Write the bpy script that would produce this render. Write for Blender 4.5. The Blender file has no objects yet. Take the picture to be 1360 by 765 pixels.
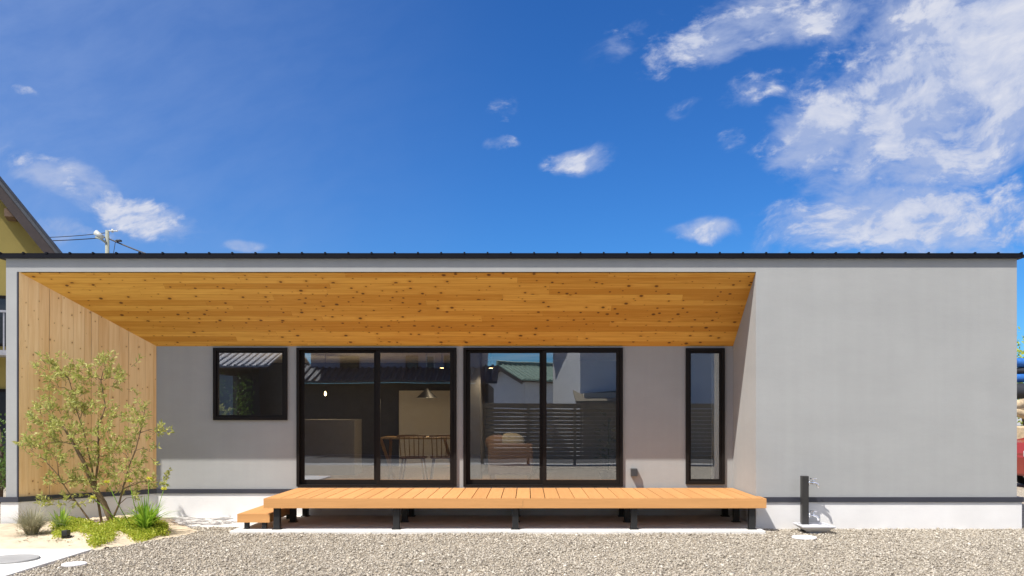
import bpy, bmesh, math, random
import numpy as np
from mathutils import Vector, Matrix
R = math.radians
random.seed(7)
S = bpy.context.scene
COL = S.collection

# ------------------------------------------------------------------ camera
F, CX, HY = 1104.0, 700.0, 552.0          # focal length in photo pixels, vanishing point of depth lines
D0, H0 = 12.0, 1.64                       # distance camera - facade, eye height
cam_d = bpy.data.cameras.new('camera'); cam = bpy.data.objects.new('camera', cam_d); COL.objects.link(cam)
cam.location = (0, -D0, H0); cam.rotation_euler = (R(90), 0, 0)
cam_d.sensor_width = 36; cam_d.lens = 36*F/1360
cam_d.shift_x = -(CX-680)/1360; cam_d.shift_y = (HY-382.5)/1360
cam_d.clip_end = 3000; cam_d.clip_start = .05
S.camera = cam

# ------------------------------------------------------------------ light
TO_SUN = Vector((-1.10, -1.0, 2.09)).normalized()
SUN_EL = math.asin(TO_SUN.z); SUN_ROT = math.atan2(TO_SUN.x, TO_SUN.y)
sl = bpy.data.lights.new('sun', 'SUN'); sl.energy = 3.55; sl.angle = R(.53); sl.color = (1, .955, .89)
so = bpy.data.objects.new('sun', sl); COL.objects.link(so)
so.rotation_euler = TO_SUN.to_track_quat('Z', 'Y').to_euler()
EXPO = 0.86
S.view_settings.view_transform = 'Standard'; S.view_settings.look = 'None'
S.view_settings.exposure = EXPO; S.view_settings.gamma = 1; S.view_settings.use_curve_mapping = False
SKY_STR = .085

class NT:
    """small helper to write node trees"""
    def __init__(s, tree): s.t = tree; s.n = tree.nodes; s.l = tree.links
    def new(s, typ, **kw):
        n = s.n.new(typ)
        for k, v in kw.items(): setattr(n, k, v)
        return n
    def put(s, sock, v):
        if v is None: return
        if isinstance(v, bpy.types.NodeSocket): s.l.new(v, sock)
        else:
            if isinstance(v, (tuple, list)) and len(v) == 3 and sock.type == 'RGBA': v = (*v, 1)
            sock.default_value = v
    def m(s, op, a, b=None, c=None, clamp=False):
        n = s.new('ShaderNodeMath', operation=op, use_clamp=clamp)
        for i, v in enumerate((a, b, c)): s.put(n.inputs[i], v)
        return n.outputs[0]
    def vm(s, op, a, b=None):
        n = s.new('ShaderNodeVectorMath', operation=op)
        s.put(n.inputs[0], a); s.put(n.inputs[1], b)
        return n.outputs[0]
    def xyz(s, x, y, z):
        n = s.new('ShaderNodeCombineXYZ')
        for i, v in enumerate((x, y, z)): s.put(n.inputs[i], v)
        return n.outputs[0]
    def sep(s, v):
        n = s.new('ShaderNodeSeparateXYZ'); s.put(n.inputs[0], v); return n.outputs
    def noise(s, vec, scale, detail=4, rough=.55, dim='3D', dist=0):
        n = s.new('ShaderNodeTexNoise', noise_dimensions=dim)
        s.put(n.inputs['Vector'], vec); n.inputs['Scale'].default_value = scale
        n.inputs['Detail'].default_value = detail; n.inputs['Roughness'].default_value = rough
        n.inputs['Distortion'].default_value = dist
        return n.outputs['Fac']
    def ss(s, x, lo, hi, a=0., b=1.):
        n = s.new('ShaderNodeMapRange', interpolation_type='SMOOTHSTEP')
        for i, v in enumerate((x, lo, hi, a, b)): s.put(n.inputs[i], v)
        return n.outputs[0]
    def lin(s, x, lo, hi, a, b):
        n = s.new('ShaderNodeMapRange')
        for i, v in enumerate((x, lo, hi, a, b)): s.put(n.inputs[i], v)
        return n.outputs[0]
    def mix(s, f, a, b, blend='MIX'):
        n = s.new('ShaderNodeMix', data_type='RGBA', blend_type=blend)
        s.put(n.inputs[0], f); s.put(n.inputs[6], a); s.put(n.inputs[7], b)
        return n.outputs[2]
    def bump(s, h, strength, dist):
        n = s.new('ShaderNodeBump'); s.put(n.inputs['Height'], h)
        n.inputs['Strength'].default_value = strength; n.inputs['Distance'].default_value = dist
        return n.outputs[0]

# ------------------------------------------------------------------ sky
W = bpy.data.worlds.new('World'); S.world = W; W.use_nodes = True
w = NT(W.node_tree); w.n.clear()
sky = w.new('ShaderNodeTexSky', sky_type='NISHITA', sun_disc=False)
sky.sun_elevation = SUN_EL; sky.sun_rotation = SUN_ROT
sky.air_density = 1.0; sky.dust_density = .3; sky.ozone_density = 3.0
hs = w.new('ShaderNodeHueSaturation'); hs.inputs['Hue'].default_value = .508
hs.inputs['Saturation'].default_value = 1.15; hs.inputs['Value'].default_value = 1.0
w.l.new(sky.outputs[0], hs.inputs['Color'])
tc = w.new('ShaderNodeTexCoord')
dx, dy, dz = w.sep(tc.outputs['Generated'])
dys = w.m('MAXIMUM', dy, .05)
X = w.m('DIVIDE', dx, dys); Z = w.m('DIVIDE', dz, dys)      # direction on the northern sky
P = w.xyz(X, Z, 0)
def rotmap(vec, deg, sx, sy, off=(0, 0)):
    n = w.new('ShaderNodeMapping', vector_type='TEXTURE'); n.inputs['Rotation'].default_value = (0, 0, R(deg))
    w.put(n.inputs['Vector'], vec)
    n2 = w.new('ShaderNodeMapping'); n2.inputs['Scale'].default_value = (sx, sy, 1)
    n2.inputs['Location'].default_value = (*off, 0)
    w.put(n2.inputs['Vector'], n.outputs[0]); return n2.outputs[0]
warp = w.noise(P, 3.5, 3)
Pw = w.vm('ADD', P, w.xyz(w.m('MULTIPLY', w.m('SUBTRACT', warp, .5), .12), w.m('MULTIPLY', w.m('SUBTRACT', w.noise(P, 4.3, 3), .5), .10), 0))
n_big = w.noise(rotmap(Pw, 24, 7.5, 11), 1, 8, .58)
n_str = w.noise(rotmap(Pw, 18, 14, 30, (3, 7)), 1, 7, .58)
n_fin = w.noise(rotmap(Pw, 5, 45, 75, (11, 2)), 1, 5, .6)
nz = w.m('ADD', w.m('ADD', w.m('MULTIPLY', n_big, .55), w.m('MULTIPLY', n_str, .27)), w.m('MULTIPLY', n_fin, .18))
# cloud banks: centre, half axes (in 1/F units of the photo), tilt, weight
banks = [(1255, 115, 240, 165, 30, 1.18), (1080, 178, 110, 62, 40, 1.12), (1190, 290, 195, 62, 8, 1.05), (1340, 70, 160, 150, 20, 1.25),
         (960, 45, 130, 52, 22, .95), (1075, 20, 110, 45, 10, .8), (1330, 300, 160, 50, 5, .9),
         (775, 210, 60, 23, 4, .83), (945, 304, 66, 17, 4, .84), (658, 190, 34, 13, 8, .58), (665, 142, 32, 26, 20, .42), (905, 152, 26, 18, 20, .46), (965, 195, 22, 18, 0, .40),
         (850, 55, 75, 40, 30, .42), (985, 135, 60, 32, 25, .46),
         (85, 243, 115, 38, -24, .86), (175, 285, 110, 34, -14, .90), (60, 320, 130, 18, 0, .7), (37, 110, 26, 10, -5, .50), (335, 322, 40, 9, 0, .40)]
mask = None
for (px, py, rx, ry, rot, wt) in banks:
    n = w.new('ShaderNodeMapping', vector_type='TEXTURE')
    n.inputs['Location'].default_value = ((px-CX)/F, (HY-py)/F, 0); n.inputs['Rotation'].default_value = (0, 0, R(rot))
    n.inputs['Scale'].default_value = (rx/F, ry/F, 1)
    w.put(n.inputs['Vector'], Pw)
    ln = w.new('ShaderNodeVectorMath', operation='LENGTH'); w.put(ln.inputs[0], n.outputs[0])
    v = w.m('MULTIPLY', w.ss(ln.outputs['Value'], 1.25, .30), wt)
    mask = v if mask is None else w.m('MAXIMUM', mask, v)
front = w.ss(dy, .1, .3)
mask = w.m('MULTIPLY', mask, front)
# unseen sky behind the camera: broken cloud added to whiten the fill light
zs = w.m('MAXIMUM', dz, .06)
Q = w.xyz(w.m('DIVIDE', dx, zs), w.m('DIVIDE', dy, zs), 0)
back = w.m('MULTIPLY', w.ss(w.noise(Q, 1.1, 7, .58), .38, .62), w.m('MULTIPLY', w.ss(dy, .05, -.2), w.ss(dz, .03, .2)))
n_cl = w.noise(rotmap(Pw, 30, 9, 13, (5, 9)), 1, 10, .62)
n_rip = w.noise(rotmap(Pw, 14, 22, 52, (2, 4)), 1, 6, .6)
nc = w.m('ADD', w.m('ADD', w.m('MULTIPLY', n_cl, .60), w.m('MULTIPLY', n_rip, .24)), w.m('MULTIPLY', n_fin, .16))
veil_c = w.m('MULTIPLY', w.ss(w.m('ADD', mask, w.m('MULTIPLY', w.m('SUBTRACT', nz, .5), 4.2)), .15, 1.25), .74)
clump = w.ss(w.m('ADD', w.m('MULTIPLY', mask, 1.08), w.m('MULTIPLY', w.m('SUBTRACT', nc, .5), 5.6)), .42, 1.35)
gate = w.ss(mask, .03, .3)
clump = w.m('MULTIPLY', w.m('MULTIPLY', clump, .93), gate); veil_c = w.m('MULTIPLY', veil_c, gate)
lump = w.m('MULTIPLY', w.ss(n_cl, .40, .62), w.lin(n_rip, .35, .62, .4, 1.))
ccol = w.mix(w.m('MULTIPLY', clump, lump), (3.0, 3.5, 4.9), (5.0, 5.1, 5.6))
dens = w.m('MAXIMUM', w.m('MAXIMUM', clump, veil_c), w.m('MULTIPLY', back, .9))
blue = w.mix(1., hs.outputs[0], (.25, .58, .88), 'MULTIPLY')
veil = w.m('MULTIPLY', w.m('MULTIPLY', w.ss(X, .05, -.75), .42), w.lin(n_str, .3, .7, .7, 1.1))
blue = w.mix(w.m('MULTIPLY', veil, front), blue, (2.2, 3.0, 5.0))
ccol = w.mix(w.ss(dy, .05, -.2), ccol, (10.5, 10.0, 9.6))      # added clouds behind the camera, brightened to lift the shade
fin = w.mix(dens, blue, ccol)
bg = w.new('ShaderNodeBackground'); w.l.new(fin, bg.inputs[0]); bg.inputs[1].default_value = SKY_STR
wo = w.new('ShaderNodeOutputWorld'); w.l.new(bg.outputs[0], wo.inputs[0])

# ------------------------------------------------------------------ materials
MATS = {}
def new_mat(name):
    m = bpy.data.materials.new(name); m.use_nodes = True
    t = NT(m.node_tree); b = t.n['Principled BSDF']; MATS[name] = m
    return m, t, b
def obco(t): return t.new('ShaderNodeTexCoord').outputs['Object']
def simple(name, col, rough=.5, var=.12, nscale=6., bump=0., bscale=60., metal=0., spec=.5):
    m, t, b = new_mat(name)
    co = t.new('ShaderNodeNewGeometry').outputs['Position']
    n = t.noise(co, nscale, 5)
    f = t.lin(n, .3, .7, 1-var, 1+var)
    t.put(b.inputs['Base Color'], t.mix(1., (*col, 1), t.xyz(f, f, f), 'MULTIPLY'))
    b.inputs['Roughness'].default_value = rough; b.inputs['Metallic'].default_value = metal
    b.inputs['Specular IOR Level'].default_value = spec
    if bump: t.put(b.inputs['Normal'], t.bump(t.noise(co, bscale, 4), bump, .01))
    return m

def stucco():
    m, t, b = new_mat('grey_stucco')
    co = t.new('ShaderNodeNewGeometry').outputs['Position']
    f = t.lin(t.noise(t.vm('MULTIPLY', co, (.7, .7, 1.6)), .9, 7, .65), .3, .7, .945, 1.055)
    g = t.lin(t.noise(co, 300, 2), .3, .7, .93, 1.07)
    st = t.vm('MULTIPLY', co, (6., 6., .35))
    h = t.lin(t.noise(st, 1., 5), .3, .7, .975, 1.025)
    f = t.m('MULTIPLY', t.m('MULTIPLY', f, g), h)
    t.put(b.inputs['Base Color'], t.mix(1., (.330, .333, .325, 1), t.xyz(f, f, f), 'MULTIPLY'))
    b.inputs['Roughness'].default_value = .9; b.inputs['Specular IOR Level'].default_value = .2
    t.put(b.inputs['Normal'], t.bump(t.m('ADD', t.noise(co, 120, 5, .7), t.m('MULTIPLY', t.noise(t.vm('MULTIPLY', co, (1., 1., 2.5)), 7, 4, .6), .9)), .3, .006))
    return m
stucco()
simple('foundation_white', (.69, .68, .665), .85, .05, 2.2, .25, 120)
simple('concrete', (.66, .645, .61), .85, .07, 2.5, .3, 90)
simple('concrete_grey', (.33, .325, .31), .9, .1, 6, .3, 90)
simple('black_metal', (.006, .006, .009), .5, .15, 3, 0, spec=.12)
simple('flashing_dark', (.035, .036, .048), .4, .1, 3)
simple('frame_dark', (.012, .010, .009), .5, .15, 3, spec=.12)
simple('leg_black', (.012, .012, .012), .5, .2, 5)
simple('chrome', (.85, .85, .86), .12, .02, 5, metal=1.)
simple('tap_post', (.028, .026, .024), .4, .2, 8)
simple('pan_grey', (.56, .56, .58), .6, .06, 8)
simple('cap_white', (.80, .78, .78), .5, .05, 8)
simple('interior_white', (.62, .58, .50), .8, .03)
simple('interior_dark', (.07, .065, .06), .7, .1)
simple('interior_grey', (.30, .29, .28), .8, .05)
simple('interior_floor', (.42, .29, .17), .4, .15, 5)
simple('curtain', (.82, .82, .74), .9, .04)
simple('oak', (.48, .29, .11), .5, .15, 12)
simple('walnut', (.24, .13, .06), .45, .15, 12)
simple('sofa_brown', (.36, .19, .09), .6, .12, 9)
simple('cushion_cream', (.58, .50, .34), .9, .05, 9)
simple('yellow_render', (.31, .24, .065), .9, .06, 1.5, .2, 60)
simple('eave_brown', (.05, .036, .033), .7, .15, 4)
simple('eave_board', (.14, .085, .05), .7, .2, 7)
simple('tile_dark', (.07, .075, .085), .55, .2, 9)
simple('tile_grey', (.34, .34, .36), .55, .2, 9)
simple('tile_green', (.25, .36, .27), .6, .15, 6)
simple('render_white', (.74, .74, .72), .9, .04, 2)
simple('render_cream', (.45, .43, .36), .9, .05, 2)
simple('render_blue_grey', (.24, .25, .30), .9, .05, 2)
simple('board_brown', (.07, .055, .045), .8, .2, 5)
simple('fence_brown', (.24, .20, .135), .7, .15, 6)
simple('pole_concrete', (.26, .27, .22), .9, .1, 4)
simple('lamp_white', (.46, .46, .42), .4, .04)
simple('wire', (.02, .02, .025), .6, 0.)
simple('car_red', (.30, .035, .02), .25, .05)
simple('tarp_blue', (.02, .13, .42), .5, .2, 10)
simple('tarp_black', (.025, .027, .032), .5, .2, 10)
simple('straw', (.52, .40, .25), .9, .3, 14, .6, 40)
simple('block_wall', (.40, .41, .35), .9, .12, 4, .3, 80)
simple('rubber', (.02, .02, .02), .8, .1)
simple('asphalt', (.055, .055, .055), .9, .15, 8, .3, 150)
simple('sand', (.58, .48, .345), .95, .14, 9, .5, 120)
simple('pot_dark', (.03, .03, .035), .5, .1)
simple('dark_window', (.03, .035, .04), .08, .05)
simple('bark', (.17, .115, .06), .9, .3, 18, .6, 40)
simple('hedge_stem', (.09, .06, .04), .9, .2)

def leaf_mat(name, a, b_, trans=.35, rough=.5):
    m, t, b = new_mat(name)
    isl = t.new('ShaderNodeNewGeometry').outputs['Random Per Island']
    c = t.mix(isl, (*a, 1), (*b_, 1))
    t.put(b.inputs['Base Color'], c); b.inputs['Roughness'].default_value = rough
    b.inputs['Specular IOR Level'].default_value = .35
    tr = t.new('ShaderNodeBsdfTranslucent'); t.put(tr.inputs[0], c)
    mx = t.new('ShaderNodeMixShader'); mx.inputs[0].default_value = trans
    t.l.new(b.outputs[0], mx.inputs[1]); t.l.new(tr.outputs[0], mx.inputs[2])
    t.l.new(mx.outputs[0], t.n['Material Output'].inputs[0])
    return m
leaf_mat('olive_leaf', (.30, .35, .065), (.62, .60, .22), .45)
leaf_mat('strap_leaf', (.16, .34, .02), (.42, .56, .07), .45)
leaf_mat('cover_leaf', (.32, .42, .03), (.58, .58, .09), .45)
leaf_mat('fescue_leaf', (.26, .26, .15), (.50, .45, .30), .3)
leaf_mat('flower_yellow', (.70, .62, .04), (.62, .66, .14), .4)
leaf_mat('hedge_leaf', (.06, .12, .02), (.15, .23, .05), .4)
leaf_mat('dark_leaf', (.03, .07, .03), (.06, .10, .04), .25)

def wood(name, light, dark, knot, kd=1., tone=.5, uvscale=1., rough=.55):
    m, t, b = new_mat(name)
    uv = t.new('ShaderNodeUVMap').outputs[0]
    u, v, _ = t.sep(uv)
    isl = t.new('ShaderNodeNewGeometry').outputs['Random Per Island']
    g1 = t.noise(t.xyz(t.m('MULTIPLY', u, 1.1), t.m('MULTIPLY', v, 26), isl), 1, 5, .6, dist=.6)
    g2 = t.noise(t.xyz(t.m('MULTIPLY', u, 5), t.m('MULTIPLY', v, 190), isl), 1, 3, .5)
    f = t.m('ADD', t.m('MULTIPLY', t.lin(g1, .3, .7, 0, 1), .6), t.m('MULTIPLY', isl, tone), clamp=False)
    f = t.m('ADD', f, t.m('MULTIPLY', t.m('SUBTRACT', g2, .5), .5), clamp=True)
    c = t.mix(f, (*light, 1), (*dark, 1))
    if kd > 0:
        wv = t.noise(uv, 40, 3)
        kuv = t.xyz(t.m('MULTIPLY', u, .75), t.m('ADD', v, t.m('MULTIPLY', t.m('SUBTRACT', wv, .5), .012)), 0)
        vo = t.new('ShaderNodeTexVoronoi', voronoi_dimensions='2D'); vo.inputs['Scale'].default_value = 6.4
        t.put(vo.inputs['Vector'], kuv)
        cr, cg, cb = t.sep(vo.outputs['Color'])
        rad = t.m('MULTIPLY', t.ss(cr, .95-.85*kd, 1.1-.85*kd), t.lin(t.m('POWER', cg, 1.8), 0, 1, .045, .20 if kd > .9 else .11))
        k = t.ss(vo.outputs['Distance'], rad, t.m('MULTIPLY', rad, .45))
        halo = t.ss(vo.outputs['Distance'], t.m('MULTIPLY', rad, 2.8), rad)
        c = t.mix(t.m('MULTIPLY', halo, .35), c, (*dark, 1))
        c = t.mix(t.m('MULTIPLY', k, .92), c, (*knot, 1))
    t.put(b.inputs['Base Color'], c)
    b.inputs['Roughness'].default_value = rough; b.inputs['Specular IOR Level'].default_value = .3
    t.put(b.inputs['Normal'], t.bump(g2, .12, .002))
    return m
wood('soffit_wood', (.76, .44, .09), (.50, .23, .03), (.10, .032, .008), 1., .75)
wood('wing_wood_lit', (.93, .68, .36), (.72, .44, .18), (.30, .14, .05), .85, .6)  # same wood as the soffit; its stronger skylight is put into the colour
wood('deck_wood', (.63, .325, .12), (.50, .25, .088), (.2, .1, .03), 0, .6, rough=.6)

def glass():
    m, t, b = new_mat('window_glass'); t.n.remove(b)
    tr = t.new('ShaderNodeBsdfTransparent'); tr.inputs[0].default_value = (.92, .93, .92, 1)
    gl = t.new('ShaderNodeBsdfGlossy'); gl.inputs['Roughness'].default_value = 0.; gl.inputs[0].default_value = (.92, .95, 1, 1)
    co = t.new('ShaderNodeNewGeometry').outputs['Position']
    t.put(gl.inputs['Normal'], t.bump(t.noise(co, 1.3, 1), .02, .03))
    lw = t.new('ShaderNodeLayerWeight'); lw.inputs[0].default_value = .25
    f = t.lin(lw.outputs['Fresnel'], 0, 1, .185, 1.)
    mx = t.new('ShaderNodeMixShader'); t.put(mx.inputs[0], f)
    t.l.new(tr.outputs[0], mx.inputs[1]); t.l.new(gl.outputs[0], mx.inputs[2])
    t.l.new(mx.outputs[0], t.n['Material Output'].inputs[0])
glass()
def emit(name, col, s):
    m, t, b = new_mat(name)
    b.inputs['Base Color'].default_value = (*col, 1)
    b.inputs['Emission Color'].default_value = (*col, 1); b.inputs['Emission Strength'].default_value = s
emit('bulb_glow', (1, .66, .28), 9)

def gravel_mat():
    m, t, b = new_mat('gravel_stone')
    isl = t.new('ShaderNodeNewGeometry').outputs['Random Per Island']
    r = t.new('ShaderNodeValToRGB'); t.put(r.inputs[0], isl)
    e = r.color_ramp.elements
    e[0].color = (.20, .175, .14, 1); e[1].position = 1.; e[1].color = (.74, .69, .59, 1)
    for p, c in ((.25, (.38, .335, .27)), (.5, (.45, .40, .325)), (.75, (.50, .45, .365)), (.92, (.56, .51, .42))):
        x = e.new(p); x.color = (*c, 1)
    t.put(b.inputs['Base Color'], r.outputs[0]); b.inputs['Roughness'].default_value = .9
    b.inputs['Specular IOR Level'].default_value = .2
    m2, t, b = new_mat('gravel_ground')
    co = t.new('ShaderNodeNewGeometry').outputs['Position']
    vo = t.new('ShaderNodeTexVoronoi'); vo.inputs['Scale'].default_value = 42; t.put(vo.inputs['Vector'], co)
    cr, cg, cb = t.sep(vo.outputs['Color'])
    r = t.new('ShaderNodeValToRGB'); t.put(r.inputs[0], cr); e = r.color_ramp.elements
    e[0].color = (.14, .12, .095, 1); e[1].color = (.55, .48, .37, 1); x = e.new(.5); x.color = (.40, .345, .26, 1)
    t.put(b.inputs['Base Color'], r.outputs[0]); b.inputs['Roughness'].default_value = .95
    t.put(b.inputs['Normal'], t.bump(t.m('SUBTRACT', 1., vo.outputs['Distance']), 1., .012))
gravel_mat()

# ------------------------------------------------------------------ mesh helpers
def box(bm, x0, x1, y0, y1, z0, z1, bev=0.):
    vs = [bm.verts.new(p) for p in ((x0, y0, z0), (x1, y0, z0), (x1, y1, z0), (x0, y1, z0), (x0, y0, z1), (x1, y0, z1), (x1, y1, z1), (x0, y1, z1))]
    fs = [bm.faces.new([vs[i] for i in q]) for q in ((0, 3, 2, 1), (4, 5, 6, 7), (0, 1, 5, 4), (1, 2, 6, 5), (2, 3, 7, 6), (3, 0, 4, 7))]
    if bev:
        es = list({e for f in fs for e in f.edges})
        bmesh.ops.bevel(bm, geom=es, offset=bev, segments=2, affect='EDGES', profile=.5)
def hexa(bm, bot, top):
    """prism between two loops of the same length"""
    n = len(bot); a = [bm.verts.new(p) for p in bot]; b = [bm.verts.new(p) for p in top]
    fs = [bm.faces.new(a[::-1]), bm.faces.new(b)]
    for i in range(n): fs.append(bm.faces.new((a[i], a[(i+1) % n], b[(i+1) % n], b[i])))
    return fs
def prism(bm, poly, z0, z1): return hexa(bm, [(x, y, z0) for x, y in poly], [(x, y, z1) for x, y in poly])
def tube(bm, pts, rads, seg=8, caps=True):
    pts = [Vector(p) for p in pts]; n = len(pts)
    if not isinstance(rads, (list, tuple)): rads = [rads]*n
    rings = []; up = None
    for i in range(n):
        d = (pts[min(i+1, n-1)]-pts[max(i-1, 0)]).normalized()
        if up is None: up = d.orthogonal().normalized()
        up = (up-d*up.dot(d)); up = up.normalized() if up.length > 1e-5 else d.orthogonal().normalized()
        sd = d.cross(up)
        rings.append([bm.verts.new(pts[i]+rads[i]*(math.cos(2*math.pi*k/seg)*up+math.sin(2*math.pi*k/seg)*sd)) for k in range(seg)])
    for a, b in zip(rings, rings[1:]):
        for k in range(seg):
            f = bm.faces.new((a[k], a[(k+1) % seg], b[(k+1) % seg], b[k])); f.smooth = seg > 5
    if caps: bm.faces.new(rings[0][::-1]); bm.faces.new(rings[-1])
def lathe(bm, prof, c, seg=32, capb=True, capt=True):
    rings = [[bm.verts.new((c[0]+r*math.cos(2*math.pi*k/seg), c[1]+r*math.sin(2*math.pi*k/seg), c[2]+z)) for k in range(seg)] for r, z in prof]
    for a, b in zip(rings, rings[1:]):
        for k in range(seg):
            f = bm.faces.new((a[k], a[(k+1) % seg], b[(k+1) % seg], b[k])); f.smooth = True
    if capb: bm.faces.new(rings[0][::-1])
    if capt: bm.faces.new(rings[-1])
def obj(name, bm, mat, parent=None, loc=(0, 0, 0), rz=0):
    me = bpy.data.meshes.new(name)
    bmesh.ops.recalc_face_normals(bm, faces=bm.faces)
    bm.to_mesh(me); bm.free(); me.materials.append(MATS[mat])
    o = bpy.data.objects.new(name, me); COL.objects.link(o)
    o.location = loc; o.rotation_euler = (0, 0, rz)
    if parent: o.parent = parent
    return o
def tag(o, label, cat, group=None):
    o['label'] = label; o['category'] = cat
    if group: o['group'] = group
    return o
def thing(name, label, cat, loc=(0, 0, 0), rz=0, group=None):
    o = bpy.data.objects.new(name, None); COL.objects.link(o); o.empty_display_size = .2
    o.location = loc; o.rotation_euler = (0, 0, rz)
    return tag(o, label, cat, group)
def struct(name, bm, mat, kind='structure'):
    o = obj(name, bm, mat); o['kind'] = kind; return o
def copy_tree(o, parent=None):
    c = o.copy(); COL.objects.link(c)
    if parent: c.parent = parent
    for ch in list(o.children): copy_tree(ch, c)
    return c
def B(*a, **k):
    bm = bmesh.new(); box(bm, *a, **k); return bm
def px2x(px, d): return (px-CX)*d/F
def px2z(py, d): return H0-(py-HY)*d/F
fx = lambda px: px2x(px, D0)
fz = lambda py: px2z(py, D0)
YB = 1.333; DB = D0+YB                     # back wall of the recess
bx = lambda px: px2x(px, DB)
bz = lambda py: px2z(py, DB)
PI = math.pi

# ------------------------------------------------------------------ ground
bm = bmesh.new(); vs = [bm.verts.new(p) for p in ((-900, -900, -.004), (900, -900, -.004), (900, 900, -.004), (-900, 900, -.004))]; bm.faces.new(vs)
struct('ground', bm, 'concrete_grey')
bm = bmesh.new(); vs = [bm.verts.new(p) for p in ((-13, -12.9, 0), (14, -12.9, 0), (14, 12, 0), (-13, 12, 0))]; bm.faces.new(vs)
struct('gravel_yard', bm, 'gravel_ground')
bm = bmesh.new(); vs = [bm.verts.new(p) for p in ((-60, -19.5, .002), (60, -19.5, .002), (60, -14.2, .002), (-60, -14.2, .002))]; bm.faces.new(vs)
struct('road', bm, 'asphalt')
XL, XR = fx(25), fx(1004)                  # mouth of the recess
XLb, XRb = bx(208), fx(1004)               # its back corners
ZF, ZBk = fz(361), bz(460)                 # soffit front and back heights
ZTOP = fz(343); ZFL1, ZFL0 = fz(660), fz(666.5)
XW0, XW1 = fx(8), fx(1350.5)               # outer wall faces
SLX0 = px2x(305, 11.5)
struct('terrace_slab', B(SLX0, XR-.004, -.50, YB-.03, -.05, .045, bev=.006), 'concrete')
bm = bmesh.new(); prism(bm, [(-5.1, .12), (SLX0-.004, .12), (SLX0-.004, YB-.03), (-5.9, YB-.03), (-6.0, 1.1)], -.05, .02)
struct('apron_slab', bm, 'concrete')
struct('garden_path', B(-11, px2x(124, 10.06), -7.5, -1.95, -.05, .03, bev=.006), 'concrete')
# sandy bed, a low mound
BED = [(-8.6, -1.90), (-5.25, -1.90), (-4.98, -1.2), (-4.72, -.55), (-4.72, -.15), (-5.0, .15), (-5.75, 1.0), (-6.0, 1.12), (-7.28, -.06), (-8.6, -.06)]
def in_poly(p, poly):
    x, y = p; c = False; j = len(poly)-1
    for i in range(len(poly)):
        xi, yi = poly[i]; xj, yj = poly[j]
        if (yi > y) != (yj > y) and x < (xj-xi)*(y-yi)/(yj-yi)+xi: c = not c
        j = i
    return c
def bed_z(x, y):
    e = min(1., max(0., min((y+1.92)/.6, (-4.95-x+.15*min(y, 0))/.5+.3)))
    return .004+.085*e+.015*math.sin(x*4.1)*math.sin(y*5+1)*e
bm = bmesh.new()
nx, ny = 60, 46; gv = {}
for i in range(nx+1):
    for j in range(ny+1):
        x = -8.6+3.95*i/nx; y = -1.9+3.05*j/ny
        wob = .05*math.sin(x*7+y*3)
        if in_poly((x, y), BED) or in_poly((x-.09+wob, y+.09+wob), BED): gv[i, j] = bm.verts.new((x, y, bed_z(x, y)+random.uniform(0, .008)))
for i in range(nx):
    for j in range(ny):
        q = [(i, j), (i+1, j), (i+1, j+1), (i, j+1)]
        q = [gv[k] for k in q if k in gv]
        if len(q) == 4: bm.faces.new(q).smooth = True
struct('planting_bed', bm, 'sand')

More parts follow.
